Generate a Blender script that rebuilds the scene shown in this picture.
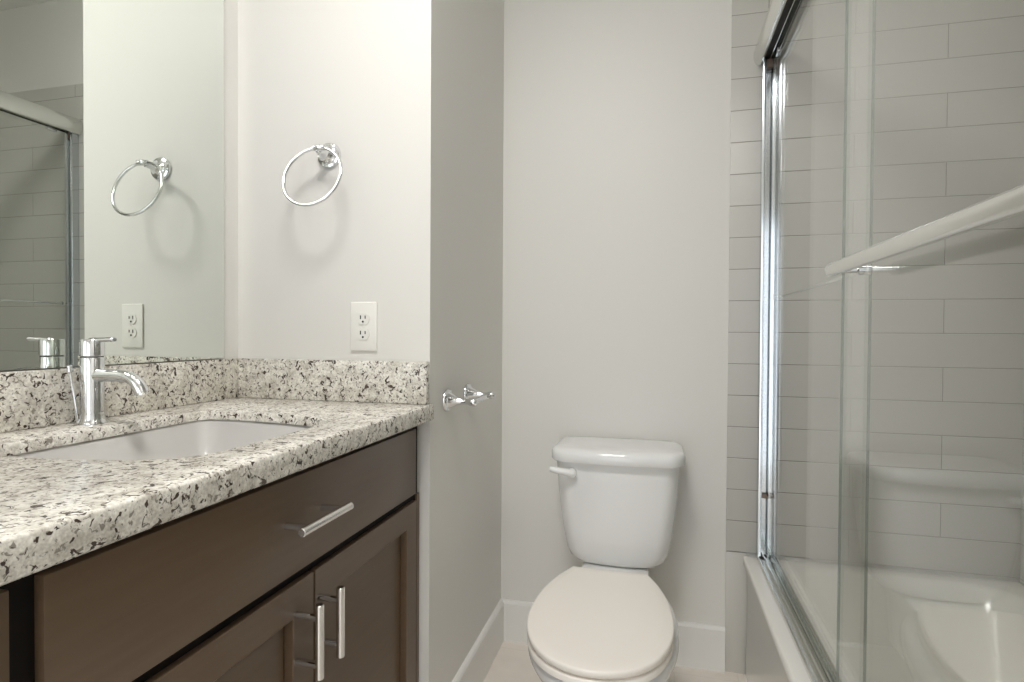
import bpy, bmesh, math, random
from mathutils import Vector, Matrix
random.seed(7)
for o in list(bpy.data.objects): bpy.data.objects.remove(o, do_unlink=True)
SC = bpy.context.scene
COL = SC.collection
R = math.radians

# ------------------------------------------------------------------ camera
cam_d = bpy.data.cameras.new('camera'); cam = bpy.data.objects.new('camera', cam_d); COL.objects.link(cam)
cam_d.sensor_width = 36; cam_d.lens = 570.55 / 1024 * 36; cam_d.clip_start = .01
cam.matrix_world = Matrix(((.96912, -.00906, .24641, .54453), (.24651, .01259, -.96906, -1.99914),
                           (.00568, .99988, .01444, 1.11904), (0, 0, 0, 1)))
SC.camera = cam
# ------------------------------------------------------------------ world, exposure
w = bpy.data.worlds.new('world'); SC.world = w; w.use_nodes = True
w.node_tree.nodes['Background'].inputs[0].default_value = (.90, .95, 1.0, 1)
w.node_tree.nodes['Background'].inputs[1].default_value = 1.7
SC.view_settings.view_transform = 'Standard'; SC.view_settings.look = 'None'
SC.view_settings.gamma = 1; SC.view_settings.use_curve_mapping = False
SC.view_settings.exposure = 0.62
SC.cycles.use_denoising = True; SC.cycles.caustics_reflective = False
SC.cycles.max_bounces = 14; SC.cycles.diffuse_bounces = 10; SC.cycles.glossy_bounces = 8
SC.cycles.transparent_max_bounces = 16; SC.cycles.sample_clamp_indirect = 8
VANITY_E = 3.8      # emission strength of the three shades over the mirror
CEIL_E = 27.0        # emission strength of the ceiling light

# ------------------------------------------------------------------ materials
def mat(name, col, rough=.5, metal=0, spec=.5, coat=0, emit=None, es=0):
    m = bpy.data.materials.new(name); m.use_nodes = True
    b = m.node_tree.nodes['Principled BSDF']
    b.inputs['Base Color'].default_value = (*col, 1); b.inputs['Roughness'].default_value = rough
    b.inputs['Metallic'].default_value = metal; b.inputs['Specular IOR Level'].default_value = spec
    b.inputs['Coat Weight'].default_value = coat; b.inputs['Coat Roughness'].default_value = .04
    if emit: b.inputs['Emission Color'].default_value = (*emit, 1); b.inputs['Emission Strength'].default_value = es
    return m
def N(m, t, **kw):
    n = m.node_tree.nodes.new(t)
    for k, v in kw.items(): setattr(n, k, v)
    return n
def L(m, a, b): m.node_tree.links.new(a, b)
def bsdf(m): return m.node_tree.nodes['Principled BSDF']

def paint(name, col, rough):
    m = mat(name, col, rough, spec=.3)
    tc = N(m, 'ShaderNodeTexCoord'); no = N(m, 'ShaderNodeTexNoise'); bu = N(m, 'ShaderNodeBump')
    no.inputs['Scale'].default_value = 220; no.inputs['Detail'].default_value = 3
    bu.inputs['Strength'].default_value = .05; bu.inputs['Distance'].default_value = .001
    L(m, tc.outputs['Object'], no.inputs['Vector']); L(m, no.outputs['Fac'], bu.inputs['Height'])
    L(m, bu.outputs['Normal'], bsdf(m).inputs['Normal'])
    return m
M_PAINT = paint('warm_white_wall_paint', (.725, .715, .685), .45)
M_CEIL = paint('ceiling_paint', (.88, .87, .85), .8)
M_TRIM = mat('white_trim_paint', (.77, .765, .745), .35)

TILE_W, TILE_H, Z0, XJ = .5000, .1032, .4021, 1.3835
def tile_mat(name, axis, j0):
    m = mat(name, (.56, .555, .52), .38, spec=.5)
    tc = N(m, 'ShaderNodeTexCoord'); sx = N(m, 'ShaderNodeSeparateXYZ'); cb = N(m, 'ShaderNodeCombineXYZ')
    L(m, tc.outputs['Object'], sx.inputs[0])
    a = N(m, 'ShaderNodeMath', operation='ADD'); a.inputs[1].default_value = -j0 + 20 * TILE_W
    z = N(m, 'ShaderNodeMath', operation='ADD'); z.inputs[1].default_value = -Z0 + 20 * TILE_H
    L(m, sx.outputs[axis], a.inputs[0]); L(m, sx.outputs[2], z.inputs[0])
    L(m, a.outputs[0], cb.inputs[0]); L(m, z.outputs[0], cb.inputs[1])
    def brick(mort, sm):
        b = N(m, 'ShaderNodeTexBrick', offset=.5, offset_frequency=2, squash=1)
        b.inputs['Scale'].default_value = 1; b.inputs['Mortar Size'].default_value = mort
        b.inputs['Mortar Smooth'].default_value = sm; b.inputs['Bias'].default_value = 0
        b.inputs['Brick Width'].default_value = TILE_W; b.inputs['Row Height'].default_value = TILE_H
        L(m, cb.outputs[0], b.inputs['Vector']); return b
    b1 = brick(.0011, .2)
    b1.inputs['Color1'].default_value = (.54, .535, .50, 1); b1.inputs['Color2'].default_value = (.53, .52, .485, 1)
    b1.inputs['Mortar'].default_value = (.23, .21, .18, 1)
    b2 = brick(.0026, 1.0)
    bu = N(m, 'ShaderNodeBump', invert=True); bu.inputs['Strength'].default_value = .6; bu.inputs['Distance'].default_value = .0015
    no = N(m, 'ShaderNodeTexNoise'); no.inputs['Scale'].default_value = 9; L(m, tc.outputs['Object'], no.inputs['Vector'])
    bn = N(m, 'ShaderNodeBump'); bn.inputs['Strength'].default_value = .05; bn.inputs['Distance'].default_value = .004
    L(m, no.outputs['Fac'], bn.inputs['Height']); L(m, bn.outputs['Normal'], bu.inputs['Normal'])
    L(m, b2.outputs['Fac'], bu.inputs['Height']); L(m, bu.outputs['Normal'], bsdf(m).inputs['Normal'])
    L(m, b1.outputs['Color'], bsdf(m).inputs['Base Color'])
    return m
M_TILE_X = tile_mat('subway_tile_end', 0, XJ)
M_TILE_Y = tile_mat('subway_tile_long', 1, -.1)
M_TILE_EDGE = mat('plain_tile', (.56, .55, .515), .3)

def granite():
    m = mat('speckled_granite', (.7, .68, .62), .26, spec=.5)
    tc = N(m, 'ShaderNodeTexCoord')
    def noise(s, d, off, dist=0):
        mp = N(m, 'ShaderNodeMapping'); mp.inputs['Location'].default_value = off
        L(m, tc.outputs['Object'], mp.inputs['Vector'])
        n = N(m, 'ShaderNodeTexNoise'); n.inputs['Scale'].default_value = s; n.inputs['Detail'].default_value = d
        n.inputs['Roughness'].default_value = .6; n.inputs['Distortion'].default_value = dist
        L(m, mp.outputs[0], n.inputs['Vector']); return n.outputs['Fac']
    def ramp(src, a, b, ca, cb_):
        r = N(m, 'ShaderNodeValToRGB'); r.color_ramp.elements[0].position = a; r.color_ramp.elements[1].position = b
        r.color_ramp.elements[0].color = (*ca, 1); r.color_ramp.elements[1].color = (*cb_, 1)
        L(m, src, r.inputs[0]); return r.outputs['Color']
    def mix(f, a, b, mode='MIX'):
        x = N(m, 'ShaderNodeMix', data_type='RGBA', blend_type=mode)
        if isinstance(f, float): x.inputs[0].default_value = f
        else: L(m, f, x.inputs[0])
        for s, i in ((a, 6), (b, 7)):
            if isinstance(s, tuple): x.inputs[i].default_value = (*s, 1)
            else: L(m, s, x.inputs[i])
        return x.outputs[2]
    base = ramp(noise(38, 4, (0, 0, 0), .4), .34, .58, (.60, .57, .51), (.88, .86, .80))
    grain = ramp(noise(230, 2, (3, 1, 2)), .35, .65, (.72, .71, .69), (1.0, 1.0, .99))
    c = mix(1.0, base, grain, 'MULTIPLY')
    bw = (0, 0, 0); wh = (1, 1, 1)
    grey = ramp(noise(125, 3, (5, 2, 8), .6), .565, .62, bw, wh)
    c = mix(grey, c, (.27, .245, .21))
    dark = ramp(noise(82, 2.5, (1, 7, 3), .8), .595, .625, bw, wh)
    c = mix(dark, c, (.060, .042, .034))
    rust = ramp(noise(30, 2, (9, 4, 1), .6), .715, .74, bw, wh)
    c = mix(rust, c, (.11, .055, .035))
    L(m, c, bsdf(m).inputs['Base Color'])
    return m
M_GRAN = granite()
M_PORC = mat('white_porcelain', (.80, .805, .80), .07, spec=.5, coat=.3)
M_SEAT = mat('white_seat_plastic', (.92, .875, .815), .25)
M_TUB = mat('white_tub_enamel', (.86, .85, .81), .14)
M_SINK = mat('white_sink_porcelain', (.93, .915, .89), .1)
M_CHROME = mat('polished_chrome', (.74, .75, .76), .06, metal=1)
M_JAMB = mat('bright_aluminium', (.64, .67, .70), .13, metal=1)
M_BRUSH = mat('satin_aluminium', (.80, .80, .77), .22, metal=1)
M_NICKEL = mat('brushed_nickel', (.78, .76, .74), .2, metal=1)
M_BLACK = mat('black_seam_and_shade', (.012, .010, .009), .6)  # black of the faucet seam, also the painted shade inside the header
M_BROWN = mat('brown_plastic_bumper', (.22, .16, .13), .5)
M_PLATE = mat('white_plastic', (.80, .79, .75), .3)
M_SLOT = mat('dark_slot', (.012, .012, .012), .6)
M_MIRROR = mat('mirror_silver', (.80, .835, .79), .0, metal=1)
M_MIRROR_EDGE = mat('mirror_edge', (.10, .11, .09), .3)
M_GLOW = mat('frosted_lamp_glass', (.9, .9, .9), .4, emit=(1.0, .94, .87), es=VANITY_E)
M_GLOW2 = mat('ceiling_light_lens', (.9, .9, .9), .4, emit=(1.0, .975, .945), es=CEIL_E)

def wood():
    m = mat('espresso_cabinet_wood', (.060, .043, .031), .30, spec=.5)
    tc = N(m, 'ShaderNodeTexCoord'); mp = N(m, 'ShaderNodeMapping'); mp.inputs['Scale'].default_value = (1, .6, 9)
    n = N(m, 'ShaderNodeTexNoise'); n.inputs['Scale'].default_value = 10; n.inputs['Detail'].default_value = 5
    r = N(m, 'ShaderNodeValToRGB'); r.color_ramp.elements[0].position = .3; r.color_ramp.elements[1].position = .75
    r.color_ramp.elements[0].color = (.115, .074, .044, 1); r.color_ramp.elements[1].color = (.130, .086, .052, 1)
    L(m, tc.outputs['Object'], mp.inputs[0]); L(m, mp.outputs[0], n.inputs[0]); L(m, n.outputs['Fac'], r.inputs[0])
    L(m, r.outputs[0], bsdf(m).inputs['Base Color'])
    return m
M_WOOD = wood()
M_CARC = mat('dark_frame_with_gap_shade', (.008, .006, .005), .6, 0, .15)  # dark espresso, taken near black to paint the shade in the gaps

def glass():
    m = bpy.data.materials.new('clear_door_glass'); m.use_nodes = True; nt = m.node_tree; nt.nodes.clear()
    out = N(m, 'ShaderNodeOutputMaterial'); mix = N(m, 'ShaderNodeMixShader')
    tr = N(m, 'ShaderNodeBsdfTransparent'); gl = N(m, 'ShaderNodeBsdfGlossy'); fr = N(m, 'ShaderNodeFresnel')
    tr.inputs[0].default_value = (.982, .988, .980, 1); gl.inputs['Roughness'].default_value = 0; gl.inputs[0].default_value = (1, 1, 1, 1)
    ge = N(m, 'ShaderNodeNewGeometry'); mr = N(m, 'ShaderNodeMapRange')      # same real IOR on the front and on the back faces
    mr.inputs['To Min'].default_value = 1.5; mr.inputs['To Max'].default_value = 1 / 1.5
    L(m, ge.outputs['Backfacing'], mr.inputs[0]); L(m, mr.outputs[0], fr.inputs['IOR'])
    L(m, fr.outputs[0], mix.inputs[0]); L(m, tr.outputs[0], mix.inputs[1]); L(m, gl.outputs[0], mix.inputs[2])
    L(m, mix.outputs[0], out.inputs[0]); return m
M_GLASS = glass()
M_GLASS_EDGE = mat('green_glass_edge', (.13, .17, .145), .2)
_t = N(M_GLASS_EDGE, 'ShaderNodeBsdfTransparent'); _m = N(M_GLASS_EDGE, 'ShaderNodeMixShader'); _m.inputs[0].default_value = .35
_t.inputs[0].default_value = (.8, .9, .84, 1)
L(M_GLASS_EDGE, bsdf(M_GLASS_EDGE).outputs[0], _m.inputs[1]); L(M_GLASS_EDGE, _t.outputs[0], _m.inputs[2])
L(M_GLASS_EDGE, _m.outputs[0], M_GLASS_EDGE.node_tree.nodes['Material Output'].inputs[0])

def floor_mat():
    m = mat('beige_floor_tile', (.5, .47, .43), .35)
    tc = N(m, 'ShaderNodeTexCoord'); b = N(m, 'ShaderNodeTexBrick', offset=.33, offset_frequency=2)
    mp = N(m, 'ShaderNodeMapping'); mp.inputs['Location'].default_value = (10.17, 10.12, 0)
    L(m, tc.outputs['Object'], mp.inputs[0]); L(m, mp.outputs[0], b.inputs['Vector'])
    b.inputs['Scale'].default_value = 1; b.inputs['Brick Width'].default_value = .61; b.inputs['Row Height'].default_value = .305
    b.inputs['Mortar Size'].default_value = .0018; b.inputs['Mortar Smooth'].default_value = .1
    b.inputs['Color1'].default_value = (.80, .745, .68, 1); b.inputs['Color2'].default_value = (.77, .715, .65, 1); b.inputs['Mortar'].default_value = (.73, .68, .62, 1)
    n = N(m, 'ShaderNodeTexNoise'); n.inputs['Scale'].default_value = 14; n.inputs['Detail'].default_value = 6; L(m, tc.outputs['Object'], n.inputs[0])
    r = N(m, 'ShaderNodeValToRGB'); r.color_ramp.elements[0].color = (.88, .88, .88, 1); r.color_ramp.elements[1].color = (1.06, 1.06, 1.06, 1)
    L(m, n.outputs['Fac'], r.inputs[0])
    x = N(m, 'ShaderNodeMix', data_type='RGBA', blend_type='MULTIPLY'); x.inputs[0].default_value = 1
    L(m, b.outputs['Color'], x.inputs[6]); L(m, r.outputs[0], x.inputs[7]); L(m, x.outputs[2], bsdf(m).inputs['Base Color'])
    return m
M_FLOOR = floor_mat()

# ------------------------------------------------------------------ mesh helpers
def finish(name, bm, mats, parent=None, angle=35, smooth=True, loc=None):
    bmesh.ops.recalc_face_normals(bm, faces=bm.faces[:])
    for f in bm.faces: f.smooth = smooth
    for e in bm.edges:
        if len(e.link_faces) == 2 and e.calc_face_angle(0) > R(angle): e.smooth = False
    me = bpy.data.meshes.new(name)
    if loc is not None: bmesh.ops.translate(bm, verts=bm.verts[:], vec=-Vector(loc))
    bm.to_mesh(me); bm.free()
    for mm in (mats if isinstance(mats, (list, tuple)) else [mats]): me.materials.append(mm)
    o = bpy.data.objects.new(name, me); COL.objects.link(o)
    if parent:
        o.parent = parent
        wp = Vector((0, 0, 0)); q = parent
        while q: wp += q.location; q = q.parent
        o.location = (Vector(loc) if loc is not None else Vector((0, 0, 0))) - wp
    elif loc is not None: o.location = loc
    return o
def thing(name, label, cat, loc, group=None):
    o = bpy.data.objects.new(name, None); COL.objects.link(o); o.location = loc
    o.empty_display_size = .05; return tag(o, label, cat, group)
def tag(o, label, cat, group=None):
    o['label'] = label; o['category'] = cat
    if group: o['group'] = group
    return o
def struct(o): o['kind'] = 'structure'; return o
def box(bm, x0, x1, y0, y1, z0, z1, bev=0, seg=2, mi=0):
    r = bmesh.ops.create_cube(bm, size=1); vs = r['verts']
    for v in vs:
        v.co = Vector(((x0 + x1) / 2 + v.co.x * (x1 - x0), (y0 + y1) / 2 + v.co.y * (y1 - y0), (z0 + z1) / 2 + v.co.z * (z1 - z0)))
    fs = set(f for v in vs for f in v.link_faces)
    for f in fs: f.material_index = mi
    if bev:
        es = list(set(e for v in vs for e in v.link_edges))
        bmesh.ops.bevel(bm, geom=es, offset=bev, segments=seg, profile=.5, affect='EDGES')
def loft(bm, rings, cap0=True, cap1=True, closed=True):
    vr = [[bm.verts.new(p) for p in r] for r in rings]
    n = len(rings[0])
    for a, b in zip(vr[:-1], vr[1:]):
        for i in range(n if closed else n - 1):
            j = (i + 1) % n
            bm.faces.new((a[i], a[j], b[j], b[i]))
    if cap0: bm.faces.new(list(reversed(vr[0])))
    if cap1: bm.faces.new(vr[-1])
    return vr
def lathe(bm, prof, origin, axis, n=28):
    """prof: list of (radius, distance along axis); closed at both ends"""
    ax = Vector(axis).normalized(); t = Vector((0, 0, 1)) if abs(ax.z) < .9 else Vector((1, 0, 0))
    u = ax.cross(t).normalized(); v = ax.cross(u); o = Vector(origin)
    rings = [[o + ax * d + (u * math.cos(2 * math.pi * i / n) + v * math.sin(2 * math.pi * i / n)) * max(r, 1e-4) for i in range(n)] for r, d in prof]
    loft(bm, rings)
def tube(bm, pts, rad, n=14, closed=False, flat=None):
    pts = [Vector(p) for p in pts]; m = len(pts)
    rads = rad if isinstance(rad, (list, tuple)) else [rad] * m
    rings = []; prev = None
    for i, p in enumerate(pts):
        if closed: d = (pts[(i + 1) % m] - pts[i - 1]).normalized()
        elif i == 0: d = (pts[1] - pts[0]).normalized()
        elif i == m - 1: d = (pts[-1] - pts[-2]).normalized()
        else: d = (pts[i + 1] - pts[i - 1]).normalized()
        if prev is None:
            t = Vector((0, 0, 1)) if abs(d.z) < .9 else Vector((1, 0, 0)); u = d.cross(t).normalized()
        else: u = (prev - d * prev.dot(d)).normalized()
        prev = u; v = d.cross(u)
        rings.append([p + (u * math.cos(2 * math.pi * k / n) + v * math.sin(2 * math.pi * k / n) * (flat or 1)) * rads[i] for k in range(n)])
    if closed:
        rings.append(rings[0]); vr = loft(bm, rings, False, False)
        bmesh.ops.remove_doubles(bm, verts=bm.verts[:], dist=1e-6)
    else: loft(bm, rings)
def rrect(cx, cy, a, b, z, rad, n=6):
    """rounded rectangle outline, counter-clockwise"""
    pts = []
    for sx, sy, a0 in ((1, 1, 0), (-1, 1, 90), (-1, -1, 180), (1, -1, 270)):
        for k in range(n + 1):
            t = R(a0 + 90 * k / n); pts.append(Vector((cx + sx * (a - rad) + rad * math.cos(t), cy + sy * (b - rad) + rad * math.sin(t), z)))
    return pts
def smooth_closed(pts, sub=5):
    """Catmull-Rom through a closed 2-D outline"""
    out = []; n = len(pts)
    for i in range(n):
        p0, p1, p2, p3 = (Vector(pts[(i + k) % n]) for k in (-1, 0, 1, 2))
        for s in range(sub):
            t = s / sub
            out.append(.5 * ((2 * p1) + (p2 - p0) * t + (2 * p0 - 5 * p1 + 4 * p2 - p3) * t * t + (3 * p1 - p0 - 3 * p2 + p3) * t ** 3))
    return out
def bxo(name, dims, m, parent=None, bev=0, seg=2, loc=None):
    bm = bmesh.new(); box(bm, *dims, bev=bev, seg=seg); return finish(name, bm, m, parent, loc=loc)

# ------------------------------------------------------------------ key dimensions (metres)
XM = -.558      # left wall face (behind the mirror)
YA = -.681      # alcove end wall face
XT = .7714      # start of tiles on the back wall
XR = 1.589      # tiled long wall
YE = -1.720     # near end of the tub alcove
YN = -3.2       # wall behind the camera
HC = 2.60       # ceiling
ZC = .942       # counter top
XTUB = .825     # tub apron

# ------------------------------------------------------------------ the room
struct(bxo('floor', (XM - .1, XR + .1, YN - .1, .1, -.1, 0), M_FLOOR))
struct(bxo('ceiling', (XM - .1, XR + .1, YN - .1, .1, HC, HC + .1), M_CEIL))
struct(bxo('wall_left', (XM - .1, XM, YN, YA, 0, HC), M_PAINT))
struct(bxo('wall_alcove', (XM - .1, 0, YA, 0, 0, HC), M_PAINT))
struct(bxo('wall_back', (XM - .1, XR + .1, 0, .1, 0, HC), M_PAINT))
struct(bxo('wall_right', (XR + .01, XR + .11, YN, 0, 0, HC), M_PAINT))
struct(bxo('wall_partition', (.80, XR + .01, YN, YE - .01, 0, HC), M_PAINT))
bm = bmesh.new()
box(bm, XM - .1, -.36, YN - .1, YN, 0, HC); box(bm, .66, .80, YN - .1, YN, 0, HC); box(bm, -.36, .66, YN - .1, YN, 2.05, HC)
struct(finish('wall_near', bm, M_PAINT))
# casing around the doorway behind the camera
bm = bmesh.new()
box(bm, -.44, -.36, YN, YN + .015, 0, 2.13, .003); box(bm, .66, .74, YN, YN + .015, 0, 2.13, .003); box(bm, -.36, .66, YN, YN + .015, 2.05, 2.13, .003)
struct(finish('trim_doorway', bm, M_TRIM))
# tile fields
T = .010; ZTT = 2.212
struct(bxo('wall_tile_back', (XT, XR, -T * .6, 0.0, Z0, ZTT), M_TILE_X, bev=.0015))
bm = bmesh.new(); box(bm, XT, XTUB + .012, -T * .6, 0, 0, Z0 - .0015, .0015); struct(finish('wall_tile_strip', bm, M_TILE_EDGE))
struct(bxo('wall_tile_long', (XR, XR + .01, YE, -T * .6, Z0 - .01, ZTT), M_TILE_Y))
struct(bxo('wall_tile_near', (XT + .03, XR, YE - .01, YE, Z0 - .01, ZTT), M_TILE_X))
# baseboards, a chamfered cap on top
def base_profile(d):   # (distance from wall, height)
    return [(0, 0), (d, 0), (d, .138), (d - .004, .1455), (d - .008, .1485), (0, .1485)]
def baseboard(name, p0, p1, nrm, m0=0, m1=0):
    p0, p1, nrm = Vector(p0), Vector(p1), Vector(nrm); dr = (p1 - p0).normalized()
    bm = bmesh.new()
    pr_ = base_profile(.015)
    loft(bm, [[p0 + nrm * a + dr * (a * m0) + Vector((0, 0, z)) for a, z in pr_], [p1 + nrm * a - dr * (a * m1) + Vector((0, 0, z)) for a, z in pr_]])
    struct(finish(name, bm, M_TRIM, angle=20))
baseboard('baseboard_side', (0, YA, 0), (0, 0, 0), (1, 0, 0), 0, 1)
baseboard('baseboard_back', (0, 0, 0), (XT, 0, 0), (0, -1, 0), 1, 0)
baseboard('baseboard_right', (.80, YE - .02, 0), (.80, YN, 0), (-1, 0, 0), 0, 0)

# ------------------------------------------------------------------ ceiling light and vanity light (they light the room)
t = thing('ceiling_light', 'round flush white ceiling light in the middle of the bathroom', 'ceiling light', (.22, -1.65, HC))
bm = bmesh.new(); lathe(bm, [(.26, 0), (.26, -.018), (.25, -.024), (.0, -.024)], (.22, -1.65, HC), (0, 0, 1), 40); finish('trim_ring', bm, M_TRIM, t)
bm = bmesh.new(); lathe(bm, [(.24, -.0245), (.235, -.040), (.16, -.052), (0, -.055)], (.22, -1.65, HC), (0, 0, 1), 40); finish('lens', bm, M_GLOW2, t)
VY = -1.55
t = thing('vanity_light', 'chrome bar light with three frosted shades on wall above the mirror', 'wall light', (XM, VY, 2.30))
bm = bmesh.new(); box(bm, XM, XM + .025, VY - .30, VY + .30, 2.30, 2.38, .006); finish('back_plate', bm, M_CHROME, t)
for dy in (-.21, 0, .21):
    a = bmesh.new(); tube(a, [(XM + .02, VY + dy, 2.34), (XM + .08, VY + dy, 2.345), (XM + .11, VY + dy, 2.33), (XM + .11, VY + dy, 2.30)], .009); arm = finish('arm', a, M_CHROME, t)
    a = bmesh.new(); lathe(a, [(.028, 0), (.05, -.03), (.058, -.08), (.055, -.12), (.0, -.125)], (XM + .11, VY + dy, 2.30), (0, 0, 1), 28); finish('lamp_shade', a, M_GLOW, t)

# ------------------------------------------------------------------ mirror
bm = bmesh.new(); box(bm, XM, XM + .0135, -2.05, -.7475, 1.0490, 2.16)
for f in bm.faces:
    f.material_index = 0 if f.normal.x > .9 else 1
m_ = finish('wall_mirror', bm, [M_MIRROR, M_MIRROR_EDGE], smooth=False, loc=(XM, -1.4, 1.049))
tag(m_, 'large frameless wall mirror standing on the granite backsplash above the sink', 'mirror')

# ------------------------------------------------------------------ vanity cabinet
XF = -.020
va = thing('bathroom_vanity', 'dark espresso vanity cabinet with bar pulls under the granite countertop', 'cabinet', (XM + .27, -1.3, 0))
bm = bmesh.new()
box(bm, XM + .003, XM + .015, -2.02, YA - .003, .10, .62)                 # back panel
for y in (-2.02, -1.609, YA - .021): box(bm, XM + .015, XF - .022, y, y + .018, .10, .900)    # sides
box(bm, XM + .015, XF - .022, -2.0, YA - .021, .10, .118)                 # bottom
box(bm, XM + .003, XF - .09, -2.02, YA - .003, 0.0, .10)                # recessed toe kick
finish('cabinet_body', bm, M_CARC, va)
bm = bmesh.new(); box(bm, XF - .022, XF - .012, -2.02, -1.585, .10, .8995); box(bm, XF - .022, XF - .012, -.704, YA - .003, .10, .8995)
box(bm, XF - .022, XF - .012, -1.585, -.704, .885, .8995); box(bm, XF - .022, XF - .012, -1.585, -.704, .700, .735); box(bm, XF - .022, XF - .012, -1.585, -.704, .10, .14)
finish('face_frame', bm, M_CARC, va)
# a filler strip beside the wall
bxo('filler_strip', (XF - .012, XF - .006, -.697, YA - .002, .10, .72), M_WOOD, va)
def bar_pull(parent, p0, p1, xface, stand=.033, rad=.0073, inset=.022):
    p0, p1 = Vector(p0), Vector(p1); d = (p1 - p0).normalized()
    bm = bmesh.new()
    ln = (p1 - p0).length
    lathe(bm, [(rad * .8, 0), (rad, .0015), (rad, ln - .0015), (rad * .8, ln)], p0, d, 20)
    h = finish('handle', bm, M_NICKEL, parent)
    for q in (p0 + d * inset, p1 - d * inset):
        b = bmesh.new(); lathe(b, [(.0062, 0), (.0062, q.x - xface)], (xface, q.y, q.z), (1, 0, 0), 14); finish('post', b, M_CHROME, h)
dr = bxo('drawer', (XF - .019, XF, -1.585, -.717, .727, .8845), M_WOOD, va, bev=.0015)
bar_pull(dr, (.022, -1.240, .812), (.022, -1.096, .812), XF)
XP = .022
def shaker(name, y0, y1, z0, z1, st=.057, rl=.055, dep=.0145):
    bm = bmesh.new()
    o = [(y0, z0), (y1, z0), (y1, z1), (y0, z1)]; i_ = [(y0 + st, z0 + rl), (y1 - st, z0 + rl), (y1 - st, z1 - rl), (y0 + st, z1 - rl)]
    c = .0012
    def ring(l, x, g=0):
        cy_ = (y0 + y1) / 2; cz_ = (z0 + z1) / 2
        return [Vector((x, y + (g if y < cy_ else -g), z + (g if z < cz_ else -g))) for y, z in l]
    loft(bm, [ring(o, XF - .019), ring(o, XF - c), ring(o, XF, c), ring(i_, XF, -c), ring(i_, XF - c), ring(i_, XF - dep - .004), ring(i_, XF - dep - .004, .005), ring(i_, XF - dep, .0052)])
    return finish(name, bm, M_WOOD, va, angle=20)
d1 = shaker('door', -1.138, -.713, .13, .709)
bar_pull(d1, (XP, -1.128, .560), (XP, -1.128, .681), XF)
d2 = shaker('door', -1.585, -1.143, .13, .709)
bar_pull(d2, (XP, -1.191, .559), (XP, -1.191, .680), XF)
bxo('end_panel', (XF - .019, XF, -2.02, -1.6145, .12, .8845), M_WOOD, va, bev=.0015)

# ------------------------------------------------------------------ countertop with sink cut-out
S0 = -1.165
half = [(-.435, 0), (-.435, .10), (-.434, .185), (-.428, .218), (-.405, .232), (-.33, .233), (-.24, .226), (-.16, .209), (-.105, .182), (-.082, .145), (-.076, .09)]
outl = [(x, S0 + v) for x, v in half] + [(-.075, S0)] + [(x, S0 - v) for x, v in reversed(half[1:])]
outl = [Vector((x, y)) for x, y in outl]
sm = smooth_closed(outl, 4)
XC0, XC1, YC0, YC1 = XM + .002, .0118, -2.02, YA - .002
def counter_mesh():
    bm = bmesh.new(); n = len(sm)
    cx_, cy_ = -.25, S0
    def outer(p, x0, x1, y0, y1):
        dx, dy = p.x - cx_, p.y - cy_; k = 1e9
        if dx > 0: k = min(k, (x1 - cx_) / dx)
        if dx < 0: k = min(k, (x0 - cx_) / dx)
        if dy > 0: k = min(k, (y1 - cy_) / dy)
        if dy < 0: k = min(k, (y0 - cy_) / dy)
        return (cx_ + dx * k, cy_ + dy * k)
    def ring(z, g):
        pts = [outer(p, XC0 + g, XC1 - g, YC0 + g, YC1 - g) for p in sm]
        for c in ((XC0 + g, YC0 + g), (XC0 + g, YC1 - g), (XC1 - g, YC0 + g), (XC1 - g, YC1 - g)):
            # snap the two nearest points onto the corner
            i = min(range(n), key=lambda k: (pts[k][0] - c[0]) ** 2 + (pts[k][1] - c[1]) ** 2); pts[i] = c
        return [Vector((a, b, z)) for a, b in pts]
    def inner(z, g):
        out = []
        for p in sm:
            d = Vector((p.x - cx_, p.y - cy_)).normalized(); out.append(Vector((p.x + d.x * g, p.y + d.y * g, z)))
        return out
    zb = .902; e = .004
    zs = .9225
    loft(bm, [inner(zs, 0), inner(ZC - .002, 0), inner(ZC, .002), ring(ZC, e), ring(ZC - e * .3, e * .3), ring(ZC - e, 0), ring(zb + e, 0), ring(zb, e), ring(zb, .045), ring(zs, .045), inner(zs, 0)], False, False)
    bmesh.ops.remove_doubles(bm, verts=bm.verts[:], dist=1e-6)
    return bm
ct = finish('vanity_countertop', counter_mesh(), M_GRAN, loc=(-.28, -1.3, .902), angle=50)
tag(ct, 'white and brown speckled granite countertop with backsplash, over the dark cabinet', 'countertop')
bxo('backsplash', (XM + .002, XM + .017, -2.02, YA - .002, ZC + .0003, 1.0465), M_GRAN, ct, bev=.002)
bxo('backsplash', (XM + .0175, 0, YA - .022, YA - .002, ZC + .0003, 1.0465), M_GRAN, ct, bev=.002)

# sink bowl hung under the cut-out
bm = bmesh.new()
def sring(z, g, k=1.0):
    out = []
    for p in sm:
        v = Vector((p.x + .25, p.y - S0)); l = v.length; v = v * ((l * k + g) / l); out.append(Vector((-.25 + v.x, S0 + v.y, z)))
    return out
loft(bm, [sring(.9222, .022), sring(.9222, .005), sring(.914, .000), sring(.89, -.012), sring(.86, -.030), sring(.83, -.052), sring(.807, -.078), sring(.792, -.105), sring(.784, -.02, .30), sring(.782, 0, .1)], False, True)
r_ = bmesh.ops.solidify(bm, geom=bm.faces[:], thickness=-.008)
sk = finish('undermount_sink', bm, M_SINK, loc=(-.25, S0, .75), angle=60)
tag(sk, 'white rectangular undermount sink set below the granite countertop', 'sink')
bm = bmesh.new(); lathe(bm, [(.030, 0), (.030, .003), (.024, .006), (.0, .006)], (-.25, S0, .7825), (0, 0, 1), 24); finish('drain', bm, M_CHROME, sk)

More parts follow.
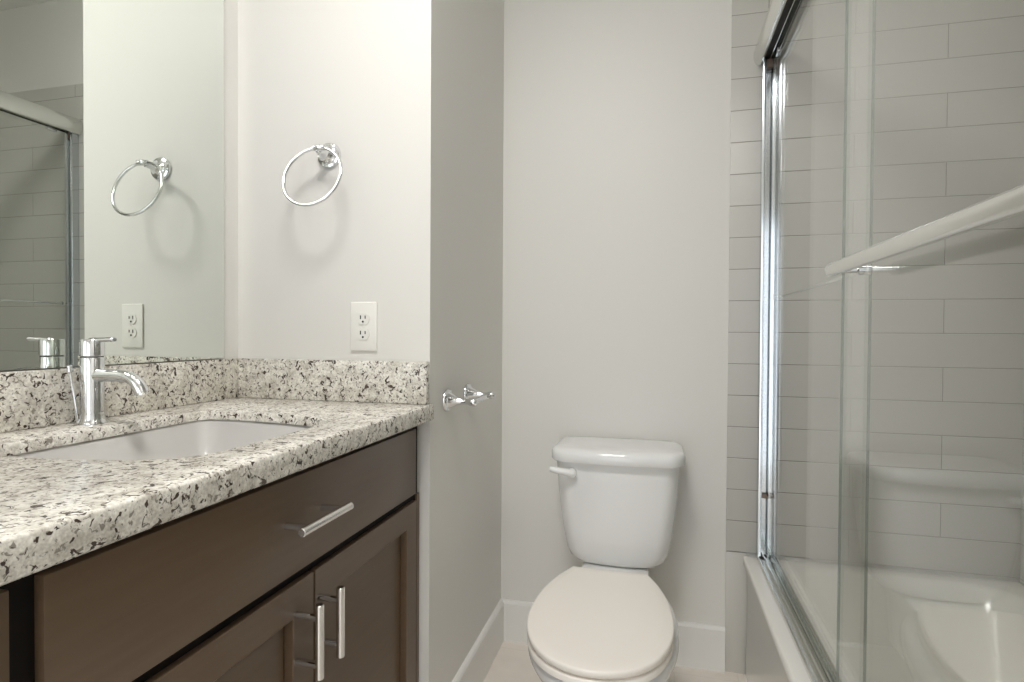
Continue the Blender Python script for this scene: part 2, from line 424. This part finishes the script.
# ------------------------------------------------------------------ faucet
FX, FY = -.495, -1.146
f = thing('sink_faucet', 'single-hole chrome faucet with flat lever and curved spout behind the sink', 'faucet', (FX, FY, ZC))
bm = bmesh.new(); lathe(bm, [(.0240, .0002), (.0240, .003), (.0220, .006), (.0205, .012), (.0198, .02), (.0196, .1245), (.0188, .126)], (FX, FY, ZC), (0, 0, 1), 40)
finish('faucet_body', bm, M_CHROME, f)
bm = bmesh.new(); lathe(bm, [(.0182, .1255), (.0182, .1285)], (FX, FY, ZC), (0, 0, 1), 32); finish('seam_ring', bm, M_BLACK, f)
bm = bmesh.new(); lathe(bm, [(.0190, .128), (.0202, .1292), (.0202, .158), (.0190, .160), (.0, .1605)], (FX, FY, ZC), (0, 0, 1), 40)
hd = finish('handle_cap', bm, M_CHROME, f)
bm = bmesh.new()
lathe(bm, [(.0030, 0), (.0046, .002), (.0046, .055), (.0030, .057)], (FX - .002, FY - .001, ZC + .1585), Vector((1, -.0, .03)), 16)
bmesh.ops.scale(bm, vec=(1, 1.5, 1), verts=bm.verts[:], space=Matrix.Translation((-FX, -FY, 0)))
finish('lever', bm, M_CHROME, hd)
bm = bmesh.new()
path = [(.012, .090), (.035, .0915), (.065, .0915), (.085, .090), (.098, .086), (.108, .079), (.115, .070), (.120, .060)]
tube(bm, [(FX + a * .975, FY, ZC + z + .001) for a, z in path], [.0135, .0120, .0112, .0112, .0115, .0120, .0122, .0122], 22)
sp = finish('spout', bm, M_CHROME, f)
bm = bmesh.new(); lathe(bm, [(.0098, 0), (.0098, .005)], (FX + .1165, FY, ZC + .0620), Vector((.42, 0, -1)), 20); finish('aerator', bm, M_BRUSH, sp)
bm = bmesh.new()
tube(bm, [(FX - .017, FY - .024, ZC + .060), (FX - .023, FY - .0245, ZC + .100)], .0020, 10)
lathe(bm, [(.003, -.003), (.0052, -.001), (.0052, .010), (.003, .012)], (FX - .023, FY - .0245, ZC + .100), (-.1, 0, 1), 14)
tube(bm, [(FX - .017, FY - .024, ZC + .060), (FX - .012, FY - .019, ZC + .004)], .0020, 10)
finish('drain_lift_rod', bm, M_CHROME, f)

# ------------------------------------------------------------------ outlet
ox, oz = -.179, 1.133; yo = YA
ol = thing('electrical_outlet', 'white duplex power outlet on the wall below the towel ring', 'outlet', (ox, yo, oz))
bm = bmesh.new(); box(bm, ox - .037, ox + .037, yo - .006, yo - .0002, oz - .0625, oz + .0625, .0028, 3); pl = finish('cover_plate', bm, M_PLATE, ol)
bm = bmesh.new(); lathe(bm, [(.003, 0), (.003, .0015), (.001, .002)], (ox, yo - .006, oz), (0, -1, 0), 12); finish('screw', bm, M_PLATE, ol)
for s in (1, -1):
    zc = oz + s * .0195
    bm = bmesh.new(); pts = []
    for k in range(32):
        a_ = 2 * math.pi * k / 32; pts.append(Vector((ox + .0172 * math.cos(a_), 0, zc + max(-.0138, min(.0138, .0172 * math.sin(a_))))))
    loft(bm, [[p + Vector((0, yo - .0055, 0)) for p in pts], [p + Vector((0, yo - .0085, 0)) for p in pts]])
    rc = finish('receptacle', bm, M_PLATE, ol)
    bm = bmesh.new()
    box(bm, ox - .0080, ox - .0052, yo - .0092, yo - .0080, zc - .001, zc + .0085); box(bm, ox + .0052, ox + .0077, yo - .0092, yo - .0080, zc + .0002, zc + .0078)
    lathe(bm, [(.0027, -.0004), (.0027, .0008)], (ox, yo - .0084, zc - .0075), (0, -1, 0), 12)
    finish('slots', bm, M_SLOT, rc)

# ------------------------------------------------------------------ towel ring
rx, rz = -.279, 1.573
tr = thing('towel_ring', 'chrome towel ring hanging on the bright wall above the outlet', 'towel ring', (rx, YA, rz))
bm = bmesh.new()
lathe(bm, [(.033, 0.0002), (.033, .004), (.0305, .008), (.025, .010), (.0235, .014), (.018, .017), (.0115, .028), (.009, .040), (.0085, .052)], (rx, YA, rz), (0, -1, 0), 36)
finish('wall_mount', bm, M_CHROME, tr)
bm = bmesh.new()
kx, ky, kz = rx + .006, YA - .056, rz + .003
lathe(bm, [(.004, -.017), (.0075, -.015), (.0075, -.010), (.0055, -.008), (.0085, -.003), (.0085, .003), (.0055, .008), (.0075, .010), (.0075, .015), (.004, .017)], (kx, ky, kz), (1, 0, 0), 20)
finish('clamp', bm, M_CHROME, tr)
bm = bmesh.new()
rr = .0785; tl = .28
pts = []
for k in range(72):
    a_ = 2 * math.pi * k / 72; dz = -rr + rr * math.cos(a_)
    pts.append((kx - .006 + rr * math.sin(a_), ky + dz * tl, kz + dz * math.sqrt(1 - tl * tl)))
tube(bm, pts, .0044, 12, closed=True); finish('ring', bm, M_CHROME, tr)

# ------------------------------------------------------------------ toilet paper holder
hz = .938
tp = thing('toilet_paper_holder', 'empty chrome toilet paper holder with two flared posts beside the toilet', 'toilet paper holder', (0, -.48, hz))
for y in (-.565, -.395):
    bm = bmesh.new()
    lathe(bm, [(.031, .0002), (.031, .003), (.0285, .007), (.0225, .0085), (.0205, .013), (.0155, .021), (.0105, .034), (.0080, .050), (.0075, .060), (.010, .066), (.0115, .074), (.010, .082), (.006, .086)], (0, y, hz), (1, 0, -.04), 32)
    finish('post', bm, M_CHROME, tp)
bm = bmesh.new(); lathe(bm, [(.006, 0), (.006, .05), (.0072, .052), (.0072, .118), (.006, .12), (.006, .152)], (.074, -.556, hz - .003), (0, 1, 0), 18)
finish('roller', bm, M_CHROME, tp)

# ------------------------------------------------------------------ toilet
TX = .4165
to = thing('toilet', 'white two-piece toilet with closed lid standing against the back wall', 'toilet', (TX, -.45, 0))
def d_ring(z, hw, y0, y1, rc=.05, bow=.0, n=8):
    """tank section: flat back at y1, bowed front at y0 with rounded corners"""
    pts = []
    base = rrect(0, 0, hw, (y1 - y0) / 2, 0, min(rc, (y1 - y0) / 2 - .002, hw - .002), n)
    for p in base:
        f_ = bow * (1 - (p.x / hw) ** 2) if p.y < 0 else 0
        pts.append(Vector((TX + TK + p.x, (y0 + y1) / 2 + p.y - f_, z)))
    # extra points across the front so that the bow reads as a curve
    out = []; m3 = 3 * (n + 1) - 1
    for i, p in enumerate(base):
        out.append(pts[i])
        if i == m3:
            q = base[i + 1]
            for s in range(1, 12):
                a_ = p.lerp(q, s / 12); out.append(Vector((TX + TK + a_.x, (y0 + y1) / 2 + a_.y - bow * (1 - (a_.x / hw) ** 2), z)))
    return out
TK = .009
prof = [(.3850, .095, .04), (.3870, .122, .03), (.393, .139, .020), (.406, .151, .012), (.43, .160, .007), (.49, .171, .004), (.55, .179, .002), (.62, .186, 0), (.70, .1915, 0), (.722, .1925, 0)]
bm = bmesh.new()
loft(bm, [d_ring(z, hw, -.205 - .018 * (z - .4) / .32 + ins, -.018 - ins * .5, .05, .018) for z, hw, ins in prof])
finish('tank', bm, M_PORC, to, angle=50)
bm = bmesh.new()
y0, y1 = -.238, -.012
loft(bm, [d_ring(.717, .196, y0 + .008, y1, .045, .022), d_ring(.7175, .2035, y0 + .001, y1, .052, .022), d_ring(.721, .2065, y0 - .002, y1, .054, .022), d_ring(.742, .2065, y0 - .002, y1, .054, .022), d_ring(.751, .204, y0 + .001, y1, .052, .022), d_ring(.757, .197, y0 + .008, y1 - .002, .046, .022), d_ring(.7605, .182, y0 + .024, y1 - .006, .036, .02), d_ring(.762, .15, y0 + .06, y1 - .03, .03, .015)])
finish('tank_lid', bm, M_PORC, to, angle=50)
bm = bmesh.new()
lathe(bm, [(.014, -.008), (.0165, .002), (.0155, .011), (.010, .015), (0, .0155)], (TX - .125, -.238, .6845), (-.12, -1, 0), 24)
tube(bm, [(TX - .123, -.249, .686), (TX - .145, -.255, .690), (TX - .173, -.259, .695), (TX - .191, -.261, .698)], [.0125, .0105, .0100, .0075], 14)
finish('flush_lever', bm, M_PORC, to)
lidprof = [(-.292, .110), (-.294, .1115), (-.33, .129), (-.37, .145), (-.42, .160), (-.47, .1705), (-.52, .1765), (-.57, .179), (-.62, .1765), (-.67, .167), (-.715, .151), (-.75, .130), (-.78, .101), (-.80, .068), (-.811, .034)]
def lid_outline(g=0):
    l = [Vector((TX - w_, y)) for y, w_ in lidprof] + [Vector((TX, -.8145))] + [Vector((TX + w_, y)) for y, w_ in reversed(lidprof)]
    c = Vector((TX, -.55)); out = []
    n = len(l)
    for i, p in enumerate(l):
        d = (p - c).normalized(); q = p + d * g; out.append(Vector((TX - .003 + (q.x - TX) * .982, q.y)))
    return out
def refine(l, sub=3):
    out = []
    n = len(l)
    for i in range(n - 1):
        p0, p1, p2, p3 = l[max(i - 1, 0)], l[i], l[i + 1], l[min(i + 2, n - 1)]
        for s in range(sub):
            t_ = s / sub; out.append(.5 * ((2 * p1) + (p2 - p0) * t_ + (2 * p0 - 5 * p1 + 4 * p2 - p3) * t_ * t_ + (3 * p1 - p0 - 3 * p2 + p3) * t_ ** 3))
    out.append(l[-1])
    return out
def oring(z, g): return [Vector((p.x, p.y, z)) for p in refine(lid_outline(g))]
bm = bmesh.new()
loft(bm, [oring(.3985, -.006), oring(.3992, -.001), oring(.401, .001), oring(.4105, .002), oring(.4135, .001), oring(.4150, -.001), oring(.4158, -.004), oring(.4165, -.03)])
finish('seat_lid', bm, M_SEAT, to, angle=50)
bm = bmesh.new()
o1 = [oring(.377, -.002), oring(.379, .001), oring(.390, .001), oring(.3945, -.003), oring(.395, -.010)]
def hole(z, g):
    ps = oring(z, -g); return [Vector((TX + (p.x - TX) * .98, min(p.y, -.36) if p.y > -.36 else p.y, z)) for p in ps]
loft(bm, o1 + [hole(.395, .052), hole(.392, .058), hole(.377, .058), oring(.377, -.002)], False, False)
bmesh.ops.remove_doubles(bm, verts=bm.verts[:], dist=1e-6)
finish('seat', bm, M_SEAT, to, angle=50)
for s in (-1, 1):
    bm = bmesh.new(); lathe(bm, [(.008, -.02), (.0095, -.018), (.0095, .018), (.008, .02)], (TX + s * .072, -.287, .403), (1, 0, 0), 16)
    box(bm, TX + s * .072 - .016, TX + s * .072 + .016, -.290, -.262, .3745, .398, .003); finish('hinge', bm, M_SEAT, to)
# bowl: egg-shaped sections from the rim down to the foot
def egg(z, hw, yb, yf, fl=0, n=56):
    out = []; cy_ = (yb * .48 + yf * .52)
    for k in range(n):
        a_ = 2 * math.pi * k / n; s_, c_ = math.sin(a_), math.cos(a_)
        x = hw * abs(c_) ** .92 * (1 if c_ >= 0 else -1)
        ly = (yb - cy_) if s_ > 0 else (cy_ - yf)
        y = cy_ + ly * abs(s_) ** (.80 if s_ > 0 else 1.0) * (1 if s_ > 0 else -1)
        out.append(Vector((TX + x, y, z)))
    return out
bm = bmesh.new()
loft(bm, [egg(0, .118, -.13, -.60), egg(.012, .120, -.125, -.605), egg(.03, .113, -.13, -.59), egg(.09, .104, -.14, -.575), egg(.16, .112, -.15, -.60), egg(.22, .135, -.16, -.665),
          egg(.28, .164, -.17, -.745), egg(.32, .182, -.18, -.795), egg(.345, .1885, -.19, -.815), egg(.362, .1885, -.20, -.817), egg(.372, .184, -.21, -.812), egg(.3755, .176, -.225, -.80)])
finish('bowl', bm, M_PORC, to, angle=60)
bm = bmesh.new()
loft(bm, [rrect(TX, -.155, .095, .12, .20, .04), rrect(TX + .004, -.152, .100, .128, .33, .04), rrect(TX + .006, -.150, .104, .132, .372, .035), rrect(TX + .006, -.150, .102, .129, .380, .033), rrect(TX + .006, -.150, .090, .11, .3845, .03)])
finish('tank_deck', bm, M_PORC, to, angle=50)
for s in (-1, 1):
    bm = bmesh.new(); lathe(bm, [(.014, .0), (.014, .008), (.010, .016), (0, .019)], (TX + s * .112, -.33, .012), (0, 0, 1), 18)
    finish('bolt_cap', bm, M_PORC, to)

# ------------------------------------------------------------------ bathtub
tubp = []
RZ = .394
X0, X1, Y0, Y1 = XTUB, XR - .002, YE + .002, -T * .6 - .001
def tub_rings():
    cx_, cy_ = (X0 + X1) / 2, (Y0 + Y1) / 2; n = 24
    def outer(g, z):      # rectangle sampled to match rrect ordering, corners kept sharp
        return rrect(cx_, cy_, (X1 - X0) / 2 - g, (Y1 - Y0) / 2 - g, z, .004, 8)
    def inn(x0, x1, y0, y1, z, rad): return rrect((x0 + x1) / 2, (y0 + y1) / 2, (x1 - x0) / 2, (y1 - y0) / 2, z, rad, 8)
    return [outer(.010, .0), outer(.010, RZ - .05), outer(.006, RZ - .035), outer(.0, RZ - .028), outer(0, RZ - .006), outer(.002, RZ - .0015), outer(.006, RZ),
            inn(.937, 1.535, -1.62, -.055, RZ, .10), inn(.943, 1.530, -1.614, -.062, RZ - .002, .10), inn(.949, 1.524, -1.608, -.069, RZ - .010, .10),
            inn(.965, 1.505, -1.58, -.10, RZ - .08, .11), inn(.985, 1.485, -1.53, -.16, RZ - .20, .12), inn(1.00, 1.47, -1.49, -.21, RZ - .27, .12), inn(1.03, 1.44, -1.44, -.27, RZ - .305, .10), inn(1.08, 1.39, -1.38, -.34, RZ - .315, .08)]
bm = bmesh.new(); loft(bm, tub_rings(), True, True)
tb = finish('bathtub', bm, M_TUB, loc=(1.2, -.77, 0), angle=50)
tag(tb, 'white alcove bathtub behind the glass doors, against the tiled walls', 'bathtub')
bm = bmesh.new(); lathe(bm, [(.032, 0), (.032, .003), (.026, .006), (0, .006)], (1.235, -1.30, RZ - .314), (0, 0, 1), 24); finish('drain', bm, M_CHROME, tb)

# ------------------------------------------------------------------ shower door frame
YF1 = Y1 + .0; YF0 = YE + .001
fr = thing('shower_door_frame', 'chrome header, sill track and wall jambs framing the tub glass doors', 'shower frame', (.895, -.77, RZ))
# header: rounded fascia on the room side, a black block painting the shade of its open underside
def extr(name, prof, m, parent, y0, y1, angle=30):
    bm = bmesh.new(); loft(bm, [[Vector((x, y0, z)) for x, z in prof], [Vector((x, y1, z)) for x, z in prof]]); return finish(name, bm, m, parent, angle=angle)
face = []
for k in range(13):
    a_ = R(-115 + 230 * k / 12); face.append((.862 - .018 * math.cos(a_), 2.018 + .034 * math.sin(a_)))
fascia = [(x - .006, z) for x, z in face + [(.912, 2.052), (.912, 1.990), (.9095, 1.990), (.9095, 2.045), (.874, 2.045), (.872, 1.992)]]
extr('header', fascia, M_BRUSH, fr, YF0, YF1)
extr('header_shade_fill', [(.8690, 2.000), (.9025, 2.000), (.9025, 2.044), (.8690, 2.044)], M_BLACK, fr, YF0, YF1)  # solid black fill painted as shade in the hollow header
bm = bmesh.new(); box(bm, .8828, .8848, YF0, YF1, 1.990, 2.000); finish('header_rib', bm, M_BRUSH, fr)
# sill track
tz = RZ + .0004
track = [(x - .004, z) for x, z in [(.866, tz), (.866, tz + .010), (.868, tz + .012), (.8695, tz + .012), (.871, tz + .006), (.879, tz + .007), (.880, tz + .024), (.8825, tz + .024), (.8835, tz + .007),
         (.892, tz + .007), (.893, tz + .020), (.8955, tz + .020), (.8965, tz + .006), (.912, tz + .006), (.913, tz + .026), (.916, tz + .026), (.919, tz + .010), (.927, tz + .004), (.927, tz)]]
extr('sill_track', track, M_BRUSH, fr, YF0, YF1)
jamb = [(x - .004, y) for x, y in [(.867, 0), (.867, -.030), (.8695, -.031), (.877, -.031), (.8785, -.028), (.8785, -.012), (.881, -.010), (.894, -.010), (.8965, -.012), (.8965, -.026), (.898, -.029), (.907, -.031), (.910, -.029), (.911, 0)]]
for yw, s, nm in ((YF1, 1, 'a'), (YF0, -1, 'b')):
    bm = bmesh.new(); loft(bm, [[Vector((x, yw + s * y, tz + .012)) for x, y in jamb], [Vector((x, yw + s * y, 1.992)) for x, y in jamb]])
    finish('wall_jamb', bm, M_JAMB, fr, angle=25)
for z in (.592, 1.965):
    bm = bmesh.new(); box(bm, .875, .892, YF1 - .028, YF1 - .011, z, z + (.012 if z < 1 else .028), .003); finish('bumper', bm, M_BROWN, fr)

# ------------------------------------------------------------------ sliding glass doors
def door(label, xg, y0, y1, xb, zb, by0, by1, name='sliding_glass_door'):
    d = thing(name, label, 'glass door', (xg, (y0 + y1) / 2, .42), 'sliding tub doors')
    bm = bmesh.new(); box(bm, xg - .0025, xg + .0025, y0, y1, .422, 1.998)
    for f_ in bm.faces: f_.material_index = 0 if abs(f_.normal.x) > .9 else 1
    finish('glass_panel', bm, [M_GLASS, M_GLASS_EDGE], d, smooth=False)
    return d
dA = door('outer sliding glass tub door, nearer the camera, with the thick satin towel bar', .8730, -1.700, -.839, .83, 1.21, 0, 0)
dB = door('inner sliding glass tub door beside the tiled back wall, its bar facing the tub', .8945, -.909, -.034, .95, 1.235, 0, 0)
# outer bar: oval satin bar with rounded end
bm = bmesh.new()
bar = rings = []
ys = [(-.931, .05), (-.9325, .40), (-.936, .70), (-.941, .92), (-.948, 1), (-1.592, 1), (-1.596, .95), (-1.599, .6), (-1.600, .15)]
rg = []
for y, k in ys:
    rg.append([Vector((.823 + .0075 * k * math.cos(2 * math.pi * i / 24), y, 1.2265 + .0115 * k * math.sin(2 * math.pi * i / 24))) for i in range(24)])
loft(bm, rg); tbar = finish('towel_bar', bm, M_BRUSH, dA)
for y in (-.953, -1.578):
    bm = bmesh.new(); lathe(bm, [(.0055, 0), (.0055, .030), (.009, .0315), (.009, .0403)], (.830, y, 1.2255), (1, 0, 0), 18); finish('post', bm, M_CHROME, tbar)
    bm = bmesh.new(); lathe(bm, [(.009, 0), (.009, .004), (.006, .006)], (.8757, y, 1.2255), (1, 0, 0), 18); finish('bolt_cap', bm, M_CHROME, tbar)
bm = bmesh.new(); lathe(bm, [(.002, 0), (.004, .003), (.004, .775), (.002, .778)], (.922, -.813, 1.238), (0, 1, 0), 18); ib = finish('towel_bar', bm, M_CHROME, dB)
for y in (-.060, -.79):
    bm = bmesh.new(); lathe(bm, [(.0085, 0), (.0085, .004), (.0038, .006), (.0038, .024)], (.8972, y, 1.238), (1, 0, 0), 16); finish('post', bm, M_CHROME, ib)
for d, x, yy in ((dA, .8730, (-.90, -1.64)), (dB, .8945, (-.10, -.85))):
    for y in yy:
        bm = bmesh.new(); box(bm, x - .0045, x + .0045, y - .02, y + .02, 1.975, 1.9985, .001); finish('roller_hanger', bm, M_CHROME, d)
